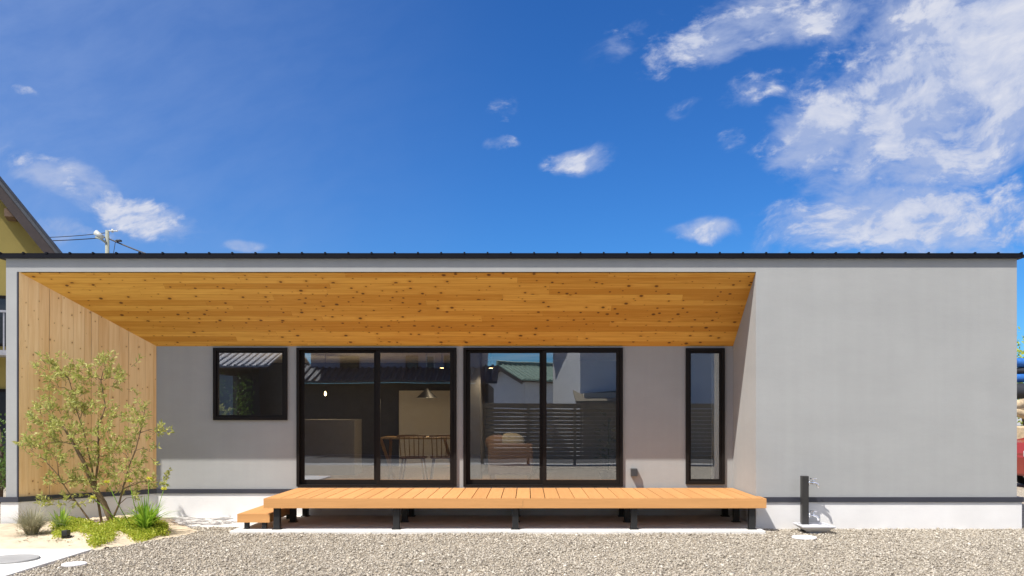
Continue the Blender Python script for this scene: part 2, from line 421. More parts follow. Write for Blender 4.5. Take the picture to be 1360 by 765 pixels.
# loose gravel: angular stones, one mesh
def stones():
    rng = np.random.default_rng(3)
    pts = []
    for (n, y0, y1) in ((54000, -4.3, -2.5), (94000, -2.5, .16)):
        p = np.stack([rng.uniform(-8.6, 8.9, n), rng.uniform(y0, y1, n)], 1); pts.append(p)
    p = np.concatenate(pts)
    keep = np.ones(len(p), bool)
    x, y = p[:, 0], p[:, 1]
    keep &= ~((x > SLX0-.01) & (x < XR) & (y > -.51))
    keep &= ~((x > XR-.1) & (x < XW1+.1) & (y > -.05)) & ~((x < XL+.1) & (x > XW0-.1) & (y > -.05))
    keep &= ~((x < px2x(124, 10.06)+.01) & (y < -1.93))
    keep &= ~((x < -4.9) & (y > .12))
    keep &= ~(((x-3.68)/.18)**2+((y+.96)/.18)**2 < 1) & ~(((x+4.93)/.13)**2+((y+2.95)/.13)**2 < 1)
    keep &= ~((np.abs(x-4.06) < .2) & (np.abs(y+.36) < .17))
    bed = np.array([in_poly((a-.06+.03*math.sin(b*9), b+.06+.03*math.sin(a*11)), BED) for a, b in p])
    keep &= ~bed
    p = p[keep]; n = len(p)
    base = np.array([(-1, -1, -1), (1, -1, -1), (1, 1, -1), (-1, 1, -1), (-1, -1, 1), (1, -1, 1), (1, 1, 1), (-1, 1, 1)], float)*.55
    v = base[None]+rng.uniform(-.36, .36, (n, 8, 3))
    s = (rng.lognormal(0, .38, n)*.0098)[:, None, None]
    v = v*s*np.stack([np.ones(n), rng.uniform(.6, 1, n), rng.uniform(.45, .85, n)], 1)[:, None, :]
    a = rng.uniform(0, 2*np.pi, n); ca, sa = np.cos(a)[:, None], np.sin(a)[:, None]
    tl = rng.uniform(-.5, .5, n)[:, None]
    X_ = v[..., 0]*ca-v[..., 1]*sa; Y_ = v[..., 0]*sa+v[..., 1]*ca; Z_ = v[..., 2]+X_*tl*.6
    Z_ = Z_+rng.uniform(.002, .013, n)[:, None]+.006*np.sin(p[:, :1]*2.3)*np.sin(p[:, 1:]*3.1)+.004
    co = np.stack([X_+p[:, :1], Y_+p[:, 1:], Z_], 2).reshape(-1, 3)
    fq = np.array([(0, 3, 2, 1), (4, 5, 6, 7), (0, 1, 5, 4), (1, 2, 6, 5), (2, 3, 7, 6), (3, 0, 4, 7)])
    fc = (fq[None]+(np.arange(n)*8)[:, None, None]).reshape(-1)
    me = bpy.data.meshes.new('gravel'); nf = n*6
    me.vertices.add(len(co)); me.vertices.foreach_set('co', co.ravel())
    me.loops.add(nf*4); me.loops.foreach_set('vertex_index', fc)
    me.polygons.add(nf); me.polygons.foreach_set('loop_start', np.arange(nf)*4)
    me.update(); me.validate(); me.materials.append(MATS['gravel_stone'])
    o = bpy.data.objects.new('gravel', me); COL.objects.link(o); o['kind'] = 'stuff'
    tag(o, 'loose grey and beige crushed gravel covering the yard before the house', 'gravel')
stones()

# ------------------------------------------------------------------ the house
house = thing('house', 'single-storey grey stucco house with wood-lined recessed porch under a flat black roof edge', 'house', (0, 0, 0))
# right block, wing and fascia
bm = bmesh.new()
box(bm, XR, XW1, 0, 9, ZFL0+.01, ZTOP)                       # right block
prism(bm, [(XW0, 0), (XL-.012, 0), (XL-.012, .02), (XLb-.06, YB), (XLb-.06, YB+.15), (XW0, YB+.15)], ZFL0+.01, ZTOP)  # wing block
box(bm, XL-.012, XR, 0, .018, ZF, ZTOP)                        # beam over the porch
box(bm, XW0, XW0+.15, YB+.15, 3.2, ZFL0+.01, ZTOP); box(bm, XW0, XW0+.15, 6.2, 9, ZFL0+.01, ZTOP); box(bm, XW0, XW0+.15, 3.2, 6.2, ZFL0+.01, .9)   # left outer wall; unseen opening added to let skylight into the rooms
obj('facade_wall', bm, 'grey_stucco', house)
# back wall of the porch with openings
WZ0, WZ1 = bz(646), bz(462)
OPEN = {'small': (bx(284), bx(382), bz(558), bz(462)), 'd1': (bx(394.5), bx(606.5), WZ0, WZ1), 'd2': (bx(615.5), bx(827), WZ0, WZ1), 'nar': (bx(910.5), bx(962), bz(643), bz(462.5))}
bm = bmesh.new()
ya, yb = YB, YB+.15; zt = 3.0
xs = XLb-.06
for k in ('small', 'd1', 'd2', 'nar'):
    x0, x1, z0, z1 = OPEN[k]
    box(bm, xs, x0, ya, yb, ZFL0+.01, zt)
    box(bm, x0, x1, ya, yb, z1, zt)
    if z0 > ZFL0+.03: box(bm, x0, x1, ya, yb, ZFL0+.01, z0)
    xs = x1
box(bm, xs, XR, ya, yb, ZFL0+.01, zt)
obj('porch_wall', bm, 'grey_stucco', house)
# foundation
bm = bmesh.new(); e = .03; es = .055
box(bm, XR-.004, XW1+es, -e, 9, -.2, ZFL0)
prism(bm, [(XW0-es, -e), (XL+.012, -e), (XL+.03, .0), (XLb, YB-e), (XLb, YB+.12), (XW0-es, YB+.12)], -.2, ZFL0)
box(bm, XLb, XR-.004, YB-e, YB+.12, -.2, ZFL0)
box(bm, XW0-es, XW0+.15, YB+.12, 9, -.2, ZFL0)
obj('foundation', bm, 'foundation_white', house)
bm = bmesh.new()
box(bm, XR+.02, XW1+.075, -.05, -.001, ZFL0, ZFL1); box(bm, XW1+.001, XW1+.075, -.001, 9, ZFL0, ZFL1)
prism(bm, [(XW0-.075, -.05), (XL+.02, -.05), (XL+.055, .0), (XLb+.02, YB-.045), (XLb+.02, YB-.002), (XLb-.03, YB-.002), (XL-.02, .0), (XL-.02, -.001), (XW0-.075, -.001)], ZFL0, ZFL1)
box(bm, XLb+.02, XR-.002, YB-.05, YB-.001, ZFL0, ZFL1)
obj('base_flashing', bm, 'flashing_dark', house)
# roof
bm = bmesh.new()
box(bm, fx(-1), fx(1357), -.062, 9.2, fz(343.5), fz(339))
box(bm, fx(-1)+.01, fx(1357)-.01, -.05, 9.19, fz(339), fz(337))
roof = obj('roof', bm, 'black_metal', house)
bm = bmesh.new(); x = fx(1359.5)-.06
while x > fx(0):
    box(bm, x-.009, x+.009, -.058, 9.1, fz(337)-.003, fz(336.1)); box(bm, x-.012, x+.012, -.066, -.04, fz(338.5), fz(335.8)); x -= 30.7/92
obj('standing_seam', bm, 'black_metal', roof)
# interior shell
IZ = .48; IY1 = 7.2
bm = bmesh.new(); box(bm, XLb-.3, XR-.16, YB+.15, IY1, IZ-.1, IZ); obj('interior_floor', bm, 'interior_floor', house)
bm = bmesh.new(); box(bm, XW0+.15, XR, YB+.15, IY1, 2.86, 2.95); obj('interior_ceiling', bm, 'interior_white', house)
bm = bmesh.new()
box(bm, XLb-.5, XR, IY1, IY1+.1, IZ, 2.86)
box(bm, XLb-.5, XLb-.4, YB+.15, 3.2, IZ, 2.86); box(bm, XLb-.5, XLb-.4, 6.2, IY1, IZ, 2.86); box(bm, XLb-.5, XLb-.4, 3.2, 6.2, IZ, .9); box(bm, XLb-.5, XLb-.4, 3.2, 6.2, 2.5, 2.86)
obj('interior_wall', bm, 'interior_dark', house)
bm = bmesh.new()
box(bm, px2x(530, 18.6), -1.05, 6.6, 6.7, IZ, 2.2)                   # pale partition behind the table
obj('interior_partition', bm, 'interior_white', house)
obj('interior_partition', B(-1.05, -.92, 4.2, 6.7, IZ, 2.86), 'interior_white', house)
obj('interior_partition', B(-.92, 2.6, 6.3, 6.4, IZ, 2.86), 'interior_grey', house)
obj('interior_partition', B(px2x(622, 14.4), px2x(638, 14.4), 2.3, 3.0, IZ, 2.86), 'interior_grey', house)
# soffit planks
def plank_bm(): 
    bm = bmesh.new(); bm.loops.layers.uv.new('UVMap'); return bm
def plank(bm, P00, P10, P11, P01, nrm, th, flip=False):
    """a board with four corner points (u along the grain), thickness th along nrm"""
    uvl = bm.loops.layers.uv.active
    P = [Vector(p) for p in (P00, P10, P11, P01)]; n = Vector(nrm).normalized()*th
    ax = (P[1]-P[0]).normalized(); o0 = P[0]
    nn = n.normalized(); ay = nn.cross(ax)
    ou, ov = random.uniform(0, 60), random.uniform(0, 60)
    for f in hexa(bm, P, [p+n for p in P]):
        for l in f.loops:
            r = l.vert.co-o0
            l[uvl].uv = (ou+r.dot(ax), ov+r.dot(ay)+r.dot(nn))
bm = plank_bm()
NR = 14; y0, y1 = .09, YB
sl_n = Vector((0, -(ZBk-ZF), (YB))); sl_n = Vector((0, .59, .81))
sdir = Vector((0, YB, ZBk-ZF)).normalized(); sl_n = Vector((0, -sdir.z, sdir.y))
def sofz(y): return ZF+(ZBk-ZF)*y/YB
xl = lambda y: XL+(XLb-XL)*y/YB
for r in range(NR):
    ya_ = -.0+YB*r/NR+ (.019 if r == 0 else 0); yb_ = YB*(r+1)/NR-.0022
    x = xl(yb_)-.02; first = True
    while x < XR-.001:
        L = random.uniform(2.2, 4.2) if not first else random.uniform(.8, 4)
        x2 = min(x+L, XR)
        if XR-x2 < .5: x2 = XR
        xa, xb = (xl(ya_)-.01, xl(yb_)-.01) if first else (x, x)
        if first and x2 <= xa+.3: x2 = xa+1.
        plank(bm, (xa, ya_, sofz(ya_)), (x2-.0015, ya_, sofz(ya_)), (x2-.0015, yb_, sofz(yb_)), (xb, yb_, sofz(yb_)), sl_n, .014)
        x = x2; first = False
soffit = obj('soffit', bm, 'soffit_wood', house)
bm = bmesh.new()
hexa(bm, [(XL, .02, ZF+.02), (XR-.003, .02, ZF+.02), (XR-.003, YB, ZBk+.03), (XLb-.05, YB, ZBk+.03)], [(XL, .02, ZTOP-.003), (XR-.003, .02, ZTOP-.003), (XR-.003, YB, ZTOP-.003), (XLb-.05, YB, ZTOP-.003)])
obj('soffit_backing', bm, 'eave_brown', house)
# wing planks
bm = plank_bm()
A = Vector((XL, .004, 0)); Bp = Vector((XLb, YB-.002, 0)); wd = (Bp-A); WL = wd.length; wd.normalize()
wn = Vector((-wd.y, wd.x, 0))           # into the wall
s = 0.
pat = [.115, .14, .14, .165, .155, .15, .10, .10, .15, .15, .14, .12, .13, .12, .1]
k = 0
while s < WL-.01:
    wdt = pat[k % len(pat)]; k += 1; s2 = min(s+wdt, WL)
    if WL-s2 < .05: s2 = WL
    g = .005 if k in (3, 7, 11) else .0022
    a, b = A+wd*s, A+wd*(s2-g)
    zt1, zt2 = sofz(a.y)+.02, sofz(b.y)+.02
    plank(bm, (a.x, a.y, ZFL1+.002), (a.x, a.y, zt1), (b.x, b.y, zt2), (b.x, b.y, ZFL1+.002), wn, .012)
    s = s2
obj('wing_cladding', bm, 'wing_wood_lit', house)
obj('corner_trim', B(XL-.026, XL-.004, -.006, .035, ZFL1, ZF-.002), 'flashing_dark', house)

# windows ------------------------------------------------------------
def ring(bm, x0, x1, z0, z1, y0, y1, w_, wb=None, wt=None, bev=.004):
    wb = w_ if wb is None else wb; wt = w_ if wt is None else wt
    box(bm, x0, x0+w_, y0, y1, z0, z1, bev); box(bm, x1-w_, x1, y0, y1, z0, z1, bev)
    box(bm, x0+w_, x1-w_, y0+.002, y1, z0, z0+wb, bev); box(bm, x0+w_, x1-w_, y0+.002, y1, z1-wt, z1, bev)
def sliding(k):
    x0, x1, z0, z1 = OPEN[k]
    bm = bmesh.new(); ring(bm, x0, x1, z0, z1, YB-.045, YB+.10, .045, .03, .035)
    d = obj('sliding_door', bm, 'frame_dark', house)
    xm = (x0+x1)/2
    # outer (fixed) left sash set back, right sash in front
    for (a, b, yy) in ((x0+.046, xm+.004, YB+.045), (xm-.004, x1-.046, YB-.018)):
        bm = bmesh.new(); ring(bm, a, b, z0+.031, z1-.036, yy, yy+.035, .06, .075, .045)
        obj('sash', bm, 'frame_dark', d)
        obj('glass_pane', B(a+.06, b-.06, yy+.014, yy+.020, z0+.106, z1-.081), 'window_glass', d)
    obj('door_handle', B(x1-.094, x1-.062, YB-.034, YB-.0185, z0+.95, z0+1.15, bev=.004), 'frame_dark', d)
sliding('d1'); sliding('d2')
for k in ('small', 'nar'):
    x0, x1, z0, z1 = OPEN[k]
    bm = bmesh.new(); ring(bm, x0, x1, z0, z1, YB-.045, YB+.10, .05)
    d = obj('window', bm, 'frame_dark', house)
    if k == 'nar': d['label'] = 'tall narrow window beside the right porch wall'
    else: d['label'] = 'small square window left of the sliding doors'
    bm = bmesh.new(); ring(bm, x0+.051, x1-.051, z0+.051, z1-.051, YB-.02, YB+.02, .032)
    obj('sash', bm, 'frame_dark', d)
    obj('glass_pane', B(x0+.083, x1-.083, YB+.0, YB+.006, z0+.083, z1-.083), 'window_glass', d)
# outlet hood on the porch wall
bm = bmesh.new(); cx, cz = bx(841.5), bz(627)
hexa(bm, [(cx-.05, YB-.001, cz-.06), (cx+.05, YB-.001, cz-.06), (cx+.05, YB-.11, cz-.06), (cx-.05, YB-.11, cz-.06)],
     [(cx-.05, YB-.001, cz+.06), (cx+.05, YB-.001, cz+.06), (cx+.05, YB-.09, cz+.05), (cx-.05, YB-.09, cz+.05)])
obj('outlet_cover', bm, 'tap_post', house)
# downpipe on the right side
bm = bmesh.new(); tube(bm, [(XW1+.045, .35, ZFL1+.005), (XW1+.045, .35, .62)], .03, 10); obj('wall_pipe', bm, 'flashing_dark', house)

# ------------------------------------------------------------------ deck
DY0 = px2z(0, 1) and (-.42)
dd = D0+DY0
DZ1 = px2z(662, dd); DZ0 = px2z(675, dd); DX0 = px2x(350, dd); DX1 = px2x(1018, dd)
deck = thing('wooden_deck', 'low honey-coloured plank deck on black posts along the porch', 'deck', (0, 0, 0))
bm = plank_bm(); bw = 19.6/ (F/dd); x = DX0+.024
YD1 = YB-.055
while x < DX1-.03:
    x2 = min(x+bw, DX1-.004)
    if DX1-x2 < .06: x2 = DX1-.004
    xe = min(x2, XR-.012)
    plank(bm, (x, DY0+.024, DZ1), (x, YD1 if x2 <= XR else YD1, DZ1), (xe-.012, YD1, DZ1), (xe-.012, DY0+.024, DZ1), (0, 0, -1), .03)
    x = x2
if True:
    plank(bm, (XR-.010, DY0+.024, DZ1), (XR-.010, -.06, DZ1), (DX1-.024, -.06, DZ1), (DX1-.024, DY0+.024, DZ1), (0, 0, -1), .03)
obj('deck_boards', bm, 'deck_wood', deck)
bm = plank_bm()
xm = px2x(694.5, dd)
plank(bm, (DX0, DY0, DZ0), (xm-.0015, DY0, DZ0), (xm-.0015, DY0, DZ1-.002), (DX0, DY0, DZ1-.002), (0, 1, 0), .021)
plank(bm, (xm+.0015, DY0, DZ0), (DX1, DY0, DZ0), (DX1, DY0, DZ1-.002), (xm+.0015, DY0, DZ1-.002), (0, 1, 0), .021)
plank(bm, (DX0, DY0+.0225, DZ0), (DX0, YD1, DZ0), (DX0, YD1, DZ1-.002), (DX0, DY0+.0225, DZ1-.002), (1, 0, 0), .021)
plank(bm, (DX1, DY0+.0225, DZ0), (DX1, -.06, DZ0), (DX1, -.06, DZ1-.002), (DX1, DY0+.0225, DZ1-.002), (-1, 0, 0), .021)
obj('fascia_board', bm, 'deck_wood', deck)
bm = bmesh.new()
for yy in (-.32, .45, 1.15): box(bm, DX0+.12, XR-.05, yy, yy+.06, DZ0+.012, DZ1-.032)
obj('joist', bm, 'leg_black', deck)
for i, pxx in enumerate((368, 526.5, 684.5, 842, 998.5)):
    X_ = px2x(pxx, D0-.33)
    for yy in (-.36, .43, 1.13):
        bm = bmesh.new(); hw = .043
        if yy > 0: X2 = X_ if i < 4 else X_-.02
        else: X2 = X_
        box(bm, X2-hw, X2+hw, yy, yy+.085, .045, DZ0+.012, bev=.003); box(bm, X2-.06, X2+.06, yy-.015, yy+.10, .045, .057)
        obj('deck_post', bm, 'leg_black', deck)
# step
sy = -.36; sd = D0+sy
SX0, SX1 = px2x(315, sd), px2x(358, sd); SZ1, SZ0 = px2z(682.5, sd), px2z(694, sd)
step = thing('deck_step', 'short plank step at the left end of the deck', 'step', (0, 0, 0))
bm = plank_bm()
x = SX0+.02; n = 2
for i in range(n):
    xa = SX0+.022+(SX1-SX0-.044)*i/n; xb = SX0+.022+(SX1-SX0-.044)*(i+1)/n-.005
    plank(bm, (xa, sy+.022, SZ1), (xa, 1.0, SZ1), (xb, 1.0, SZ1), (xb, sy+.022, SZ1), (0, 0, -1), .028)
obj('step_boards', bm, 'deck_wood', step)
bm = plank_bm()
plank(bm, (SX0, sy, SZ0), (SX1, sy, SZ0), (SX1, sy, SZ1-.002), (SX0, sy, SZ1-.002), (0, 1, 0), .02)
plank(bm, (SX0, sy+.0215, SZ0), (SX0, 1.0, SZ0), (SX0, 1.0, SZ1-.002), (SX0, sy+.0215, SZ1-.002), (1, 0, 0), .02)
plank(bm, (SX1, sy+.0215, SZ0), (SX1, 1.0, SZ0), (SX1, 1.0, SZ1-.002), (SX1, sy+.0215, SZ1-.002), (-1, 0, 0), .02)
obj('fascia_board', bm, 'deck_wood', step)
for xx in (px2x(327.5, sd+.05), SX1-.09):
    for yy in (sy+.04, .85):
        obj('step_leg', B(xx-.03, xx+.03, yy, yy+.06, .045, SZ0+.06), 'leg_black', step)

# ------------------------------------------------------------------ garden tap, pan, lids
tx, ty = px2x(1068.5, 11.8), -.20
tap = thing('water_post', 'black square standpipe with two chrome taps before the white foundation', 'standpipe', (tx, ty, 0))
obj('post', B(-.047, .047, -.047, .047, 0, px2z(632, 11.8), bev=.005), 'tap_post', tap)
def faucet(z, ang):
    bm = bmesh.new()
    tube(bm, [(0, -.047, 0), (0, -.062, 0)], .026, 14)
    tube(bm, [(0, -.06, 0), (0, -.11, .0), (0, -.135, -.012), (0, -.145, -.05)], [.015, .015, .014, .012], 12)
    tube(bm, [(0, -.095, 0), (0, -.095, .04)], .010, 10)
    tube(bm, [(-.034, -.095, .043), (.034, -.095, .043)], .008, 8); tube(bm, [(0, -.129, .043), (0, -.061, .043)], .008, 8)
    bmesh.ops.scale(bm, vec=(1.35,)*3, verts=bm.verts)
    return obj('faucet', bm, 'chrome', tap, (0, .016, z), ang)
faucet(px2z(641, 11.8), R(62)); faucet(px2z(685, 11.8)+.01, R(62))
bm = bmesh.new(); 
pw, pd = .225, .22
hexa(bm, [(-pw*.55, -pd*.55, .03), (pw*.55, -pd*.55, .03), (pw*.55, pd*.55, .03), (-pw*.55, pd*.55, .03)], [(-pw, -pd, .10), (pw, -pd, .10), (pw, pd, .10), (-pw, pd, .10)])
ring_w = .03
box(bm, -pw, pw, -pd, -pd+ring_w, .101, .117, .004); box(bm, -pw, pw, pd-ring_w, pd, .101, .117, .004)
box(bm, -pw, -pw+ring_w, -pd+ring_w, pd-ring_w, .101, .117, .004); box(bm, pw-ring_w, pw, -pd+ring_w, pd-ring_w, .101, .117, .004)
box(bm, -.08, .08, -.08, .08, .0, .03)
pan = obj('drain_pan', bm, 'pan_grey', None, (px2x(1082, 11.6), -.37, .0))
tag(pan, 'shallow grey basin lying under the black standpipe', 'drain basin')
def lid(x, y, z, r, mat, label, name='inspection_cap'):
    bm = bmesh.new(); lathe(bm, [(r, 0), (r, .016), (r*.97, .021), (r*.9, .022), (r*.88, .019)], (0, 0, 0), 40)
    o = obj(name, bm, mat, None, (x, y, z)); tag(o, label, 'cap')
lid(3.68, -.96, .012, .16, 'cap_white', 'white round inspection cap set in gravel before the black standpipe')
lid(-4.93, -2.95, .012, .125, 'cap_white', 'white round inspection cap set in gravel beside the concrete path')
lid(-5.76, -2.72, .028, .28, 'concrete_grey', 'grey round manhole lid set in the concrete path', 'manhole_lid')
# garden spotlight
d_ = 10.6
spx = px2x(88, d_)
sp = thing('garden_spotlight', 'small black spotlight sitting on the sand before the ground cover', 'spotlight', (spx, d_-D0, bed_z(spx, d_-D0)))
obj('lamp_head', B(-.036, .036, -.05, .04, .03, .10, bev=.006), 'leg_black', sp); obj('stake', B(-.05, .06, -.03, .03, -.02, .03, bev=.004), 'leg_black', sp)

# ------------------------------------------------------------------ plants
def leaf(bm, p, d, L, wdt, up=None, curl=0):
    """a pointed leaf of two bent quads"""
    p = Vector(p); d = Vector(d).normalized()
    up = Vector((random.uniform(-1, 1), random.uniform(-1, 1), random.uniform(-.2, 1))) if up is None else up
    s = d.cross(up); s = s.normalized() if s.length > 1e-4 else d.orthogonal().normalized()
    n = s.cross(d)*curl
    a = bm.verts.new(p); b = bm.verts.new(p+d*L*.45+s*wdt+n); c = bm.verts.new(p+d*L); e = bm.verts.new(p+d*L*.45-s*wdt+n)
    bm.faces.new((a, b, c, e))
def rv(k=1.): return Vector((random.uniform(-1, 1), random.uniform(-1, 1), random.uniform(-1, 1)))*k

# olive tree
TD = 11.95
def tp(px, py, dy=0.): return Vector((px2x(px, TD+dy), TD+dy-D0, px2z(py, TD+dy)))
base = tp(144, 695)
tree = thing('olive_tree', 'young slender olive tree with leaning trunk and sparse grey-green leaves in the bed', 'tree', (0, 0, 0))
tb = bmesh.new(); lb = bmesh.new()
base.z = .08
trunks = [
 ([(150, 697, 0), (138, 668, 0), (122, 640, -.05), (112, 615, -.1), (98, 590, -.15), (85, 568, -.2)], .046, .014),
 ([(136, 697, .05), (131, 670, .1), (127, 640, .1), (131, 605, .05), (130, 570, .0), (140, 540, 0), (134, 505, .05)], .020, .007),
 ([(146, 697, .05), (158, 670, .0), (168, 630, -.05), (180, 598, -.1), (186, 575, -.1), (192, 545, -.1)], .016, .005),
 ([(124, 697, 0), (108, 676, -.05), (92, 655, -.1), (78, 632, -.2)], .015, .005),
 ([(128, 660, .08), (122, 620, .1), (112, 575, .12), (100, 540, .1), (92, 505, .1)], .014, .005)]
tips = []
def limb(pts, r0, r1):
    P_ = [Vector(p) for p in pts]
    # smooth
    Q_ = [P_[0]]
    for a, b in zip(P_, P_[1:]):
        Q_ += [a.lerp(b, .5)+rv(.006), b]
    n = len(Q_); tube(tb, Q_, [r0+(r1-r0)*i/(n-1) for i in range(n)], 7)
    return Q_
def twig(p, d, L, n_leaf):
    q = [p]; dd_ = d.normalized()
    for i in range(5):
        dd_ = (dd_+rv(.25)+Vector((0, 0, .04))).normalized(); q.append(q[-1]+dd_*L/5)
    tube(tb, q, [.0035, .003, .0026, .002, .0016, .001], 4, caps=False)
    for i in range(n_leaf):
        t = random.uniform(.15, 1)*5; k_ = min(int(t), 4); pp = q[k_].lerp(q[k_+1], t-k_)
        ax_ = (q[k_+1]-q[k_]).normalized()
        sd = ax_.cross(rv()).normalized()
        leaf(lb, pp, ax_*random.uniform(.2, 1.)+sd*random.uniform(.5, 1.1), random.uniform(.045, .082), random.uniform(.0085, .013), curl=random.uniform(-.004, .004))
limbs = []
for pts, r0, r1 in trunks:
    limbs.append(limb([tp(*p) for p in pts], r0, r1))
# clumps of foliage: photo position, spread in px, number of twigs, depth
clumps = [(85, 497, 26, 12, 20, .05), (120, 500, 32, 16, 22, .05), (140, 488, 20, 10, 12, 0), (150, 503, 14, 14, 12, .05), (68, 483, 12, 6, 5, 0), (100, 522, 30, 10, 16, .1), (112, 545, 38, 12, 26, .05), (75, 515, 8, 10, 5, 0),
          (60, 548, 28, 9, 14, -.2), (48, 558, 14, 6, 6, -.2), (88, 575, 34, 14, 28, -.2), (55, 590, 22, 12, 16, -.25), (40, 597, 12, 5, 6, -.2), (118, 590, 30, 16, 20, -.1), (75, 610, 28, 12, 16, -.2), (140, 575, 22, 12, 12, 0), (150, 552, 12, 10, 8, 0),
          (185, 560, 16, 14, 11, -.1), (192, 543, 9, 8, 6, -.1), (176, 582, 10, 10, 7, -.1), (160, 600, 16, 14, 12, 0), (212, 573, 4, 8, 4, -.1), (150, 625, 14, 12, 8, 0), (110, 632, 22, 10, 11, -.1), (70, 640, 18, 9, 7, -.2),
          (178, 630, 14, 14, 9, -.1), (195, 640, 8, 8, 5, -.1), (215, 637, 4, 5, 3, -.1), (60, 665, 12, 5, 5, -.2), (90, 668, 14, 6, 5, -.2), (178, 660, 12, 8, 6, 0), (205, 575, 6, 6, 3, -.1), (200, 600, 5, 10, 3, -.1), (100, 640, 22, 9, 8, -.1), (160, 645, 14, 9, 7, 0), (130, 610, 18, 12, 9, 0), (125, 655, 18, 8, 6, 0), (178, 615, 10, 14, 6, -.1)]
allp = [q for l in limbs for q in l]
for (px, py, sx, sy_, n, dy) in clumps:
    c = tp(px, py, dy)
    start = min(allp, key=lambda q: (q-c).length+max(0, q.z-c.z)*1.5)
    mid = start.lerp(c, .5)+Vector((0, 0, .04))
    tube(tb, [start, mid, c], [.007, .005, .003], 5)
    for i in range(n):
        p = c+Vector((random.gauss(0, .55)*sx, 0, random.gauss(0, .55)*sy_))*(TD/F)+Vector((0, random.gauss(0, .10), 0))
        if px2x(22, D0) > p.x and p.y > -.05: p.y = -.1
        wl_y = (p.x-XL)/(XLb-XL)*YB
        p.y = min(p.y, wl_y-.12)
        d = (p-start).normalized()+rv(.6)+Vector((0, -.1, .35))
        twig(p-d.normalized()*.05, d, random.uniform(.12, .22), random.randint(14, 20))
obj('trunk', tb, 'bark', tree); obj('crown', lb, 'olive_leaf', tree)

def strap_plant(name, label, cat, x, y, n, L, spread, mat, wdt, group=None):
    z = bed_z(x, y)
    t = thing(name, label, cat, (x, y, z), 0, group)
    bm = bmesh.new()
    for i in range(n):
        a = random.uniform(0, 2*PI); out = random.uniform(.15, 1)*spread
        l = L*random.uniform(.65, 1.1); p = Vector((math.cos(a), math.sin(a), 0))*random.uniform(0, .07)
        o_ = Vector((math.cos(a), math.sin(a), 0)); s = Vector((-math.sin(a), math.cos(a), 0))
        prev = None
        for k in range(7):
            u = k/6
            q = p+o_*out*l*(u**1.5)*1.1+Vector((0, 0, 1))*l*(u-.42*out*u*u*1.6)
            ww = wdt*(1-u**3)*(.7+.3*math.sin(u*PI)) + .0006
            a1, b1 = bm.verts.new(q+s*ww), bm.verts.new(q-s*ww)
            if prev: bm.faces.new((prev[0], a1, b1, prev[1])).smooth = True
            prev = (a1, b1)
    obj('leaves', bm, mat, t)
    return t
ax, ay = px2x(190, 11.3), -.62
ag = strap_plant('agapanthus', 'large agapanthus clump with arching green strap leaves and pale yellow flower heads', 'plant', ax, ay, 130, .52, 1.0, 'strap_leaf', .012)
for (px, py) in ((170, 640), (193, 637), (212, 651), (140, 641), (122, 662)):
    h = Vector((px2x(px, 11.3)-ax, random.uniform(-.05, .05), px2z(py, 11.3)-bed_z(ax, ay)))
    bm = bmesh.new(); p0 = Vector((h.x*.35, 0, .02)); tube(bm, [p0, p0.lerp(h, .5)+Vector((h.x*.08, 0, .05)), h], [.006, .005, .004], 6)
    st = obj('flower_stalk', bm, 'strap_leaf', ag)
    bm = bmesh.new()
    for i in range(34):
        d = rv().normalized(); d.z = abs(d.z)*.9-.15
        leaf(bm, h, d, random.uniform(.035, .062), .009)
    obj('flower_head', bm, 'flower_yellow', st)
strap_plant('agapanthus', 'small upright clump of strap leaves between the grass tuft and the olive trunk', 'plant', px2x(78, 11.2), -.75, 50, .36, .55, 'strap_leaf', .009)
strap_plant('fescue_tuft', 'fine greyish grass tuft at the left corner of the bed', 'grass tuft', px2x(42, 10.9), -1.1, 800, .42, 1.0, 'fescue_leaf', .0022)
# ground cover
bm = bmesh.new()
cov = []
for _ in range(1900):
    a = random.random()
    px = 74+a*145; yy = random.uniform(.0, 1.)
    top, botm = 697+3*math.sin(px*.06), 714-4*a+4*math.sin(px*.11)
    if 118 < px < 150: botm += 6
    py = top+(botm-top)*yy
    d = 1.57*F/(py-HY); cov.append((px2x(px, d), d-D0))
for (x, y) in cov:
    h = random.uniform(.01, .05+.06*abs(math.sin(x*6+y*4)))
    for i in range(9):
        p = Vector((x, y, bed_z(x, y)))+Vector((random.gauss(0, .03), random.gauss(0, .03), h*random.uniform(.3, 1)))
        leaf(bm, p, rv()+Vector((0, -.1, .5)), random.uniform(.022, .04), random.uniform(.007, .012), curl=.004)
o = obj('ground_cover', bm, 'cover_leaf'); o['kind'] = 'stuff'; tag(o, 'low bright yellow-green ground cover spreading under the olive tree', 'ground cover')
bm = bmesh.new()
for _ in range(260):
    px = random.uniform(20, 225); py = random.uniform(702, 724)
    d = 1.6*F/(py-HY); x, y = px2x(px, d), d-D0
    if not in_poly((x, y), BED): continue
    for i in range(4):
        leaf(bm, Vector((x, y, bed_z(x, y)+.006))+rv(.02), Vector((random.uniform(-1, 1), random.uniform(-1, 1), .15)), random.uniform(.015, .04), .006)
o = obj('leaf_litter', bm, 'fescue_leaf'); o['kind'] = 'stuff'; tag(o, 'scattered dry leaves on the sandy bed', 'leaf litter')

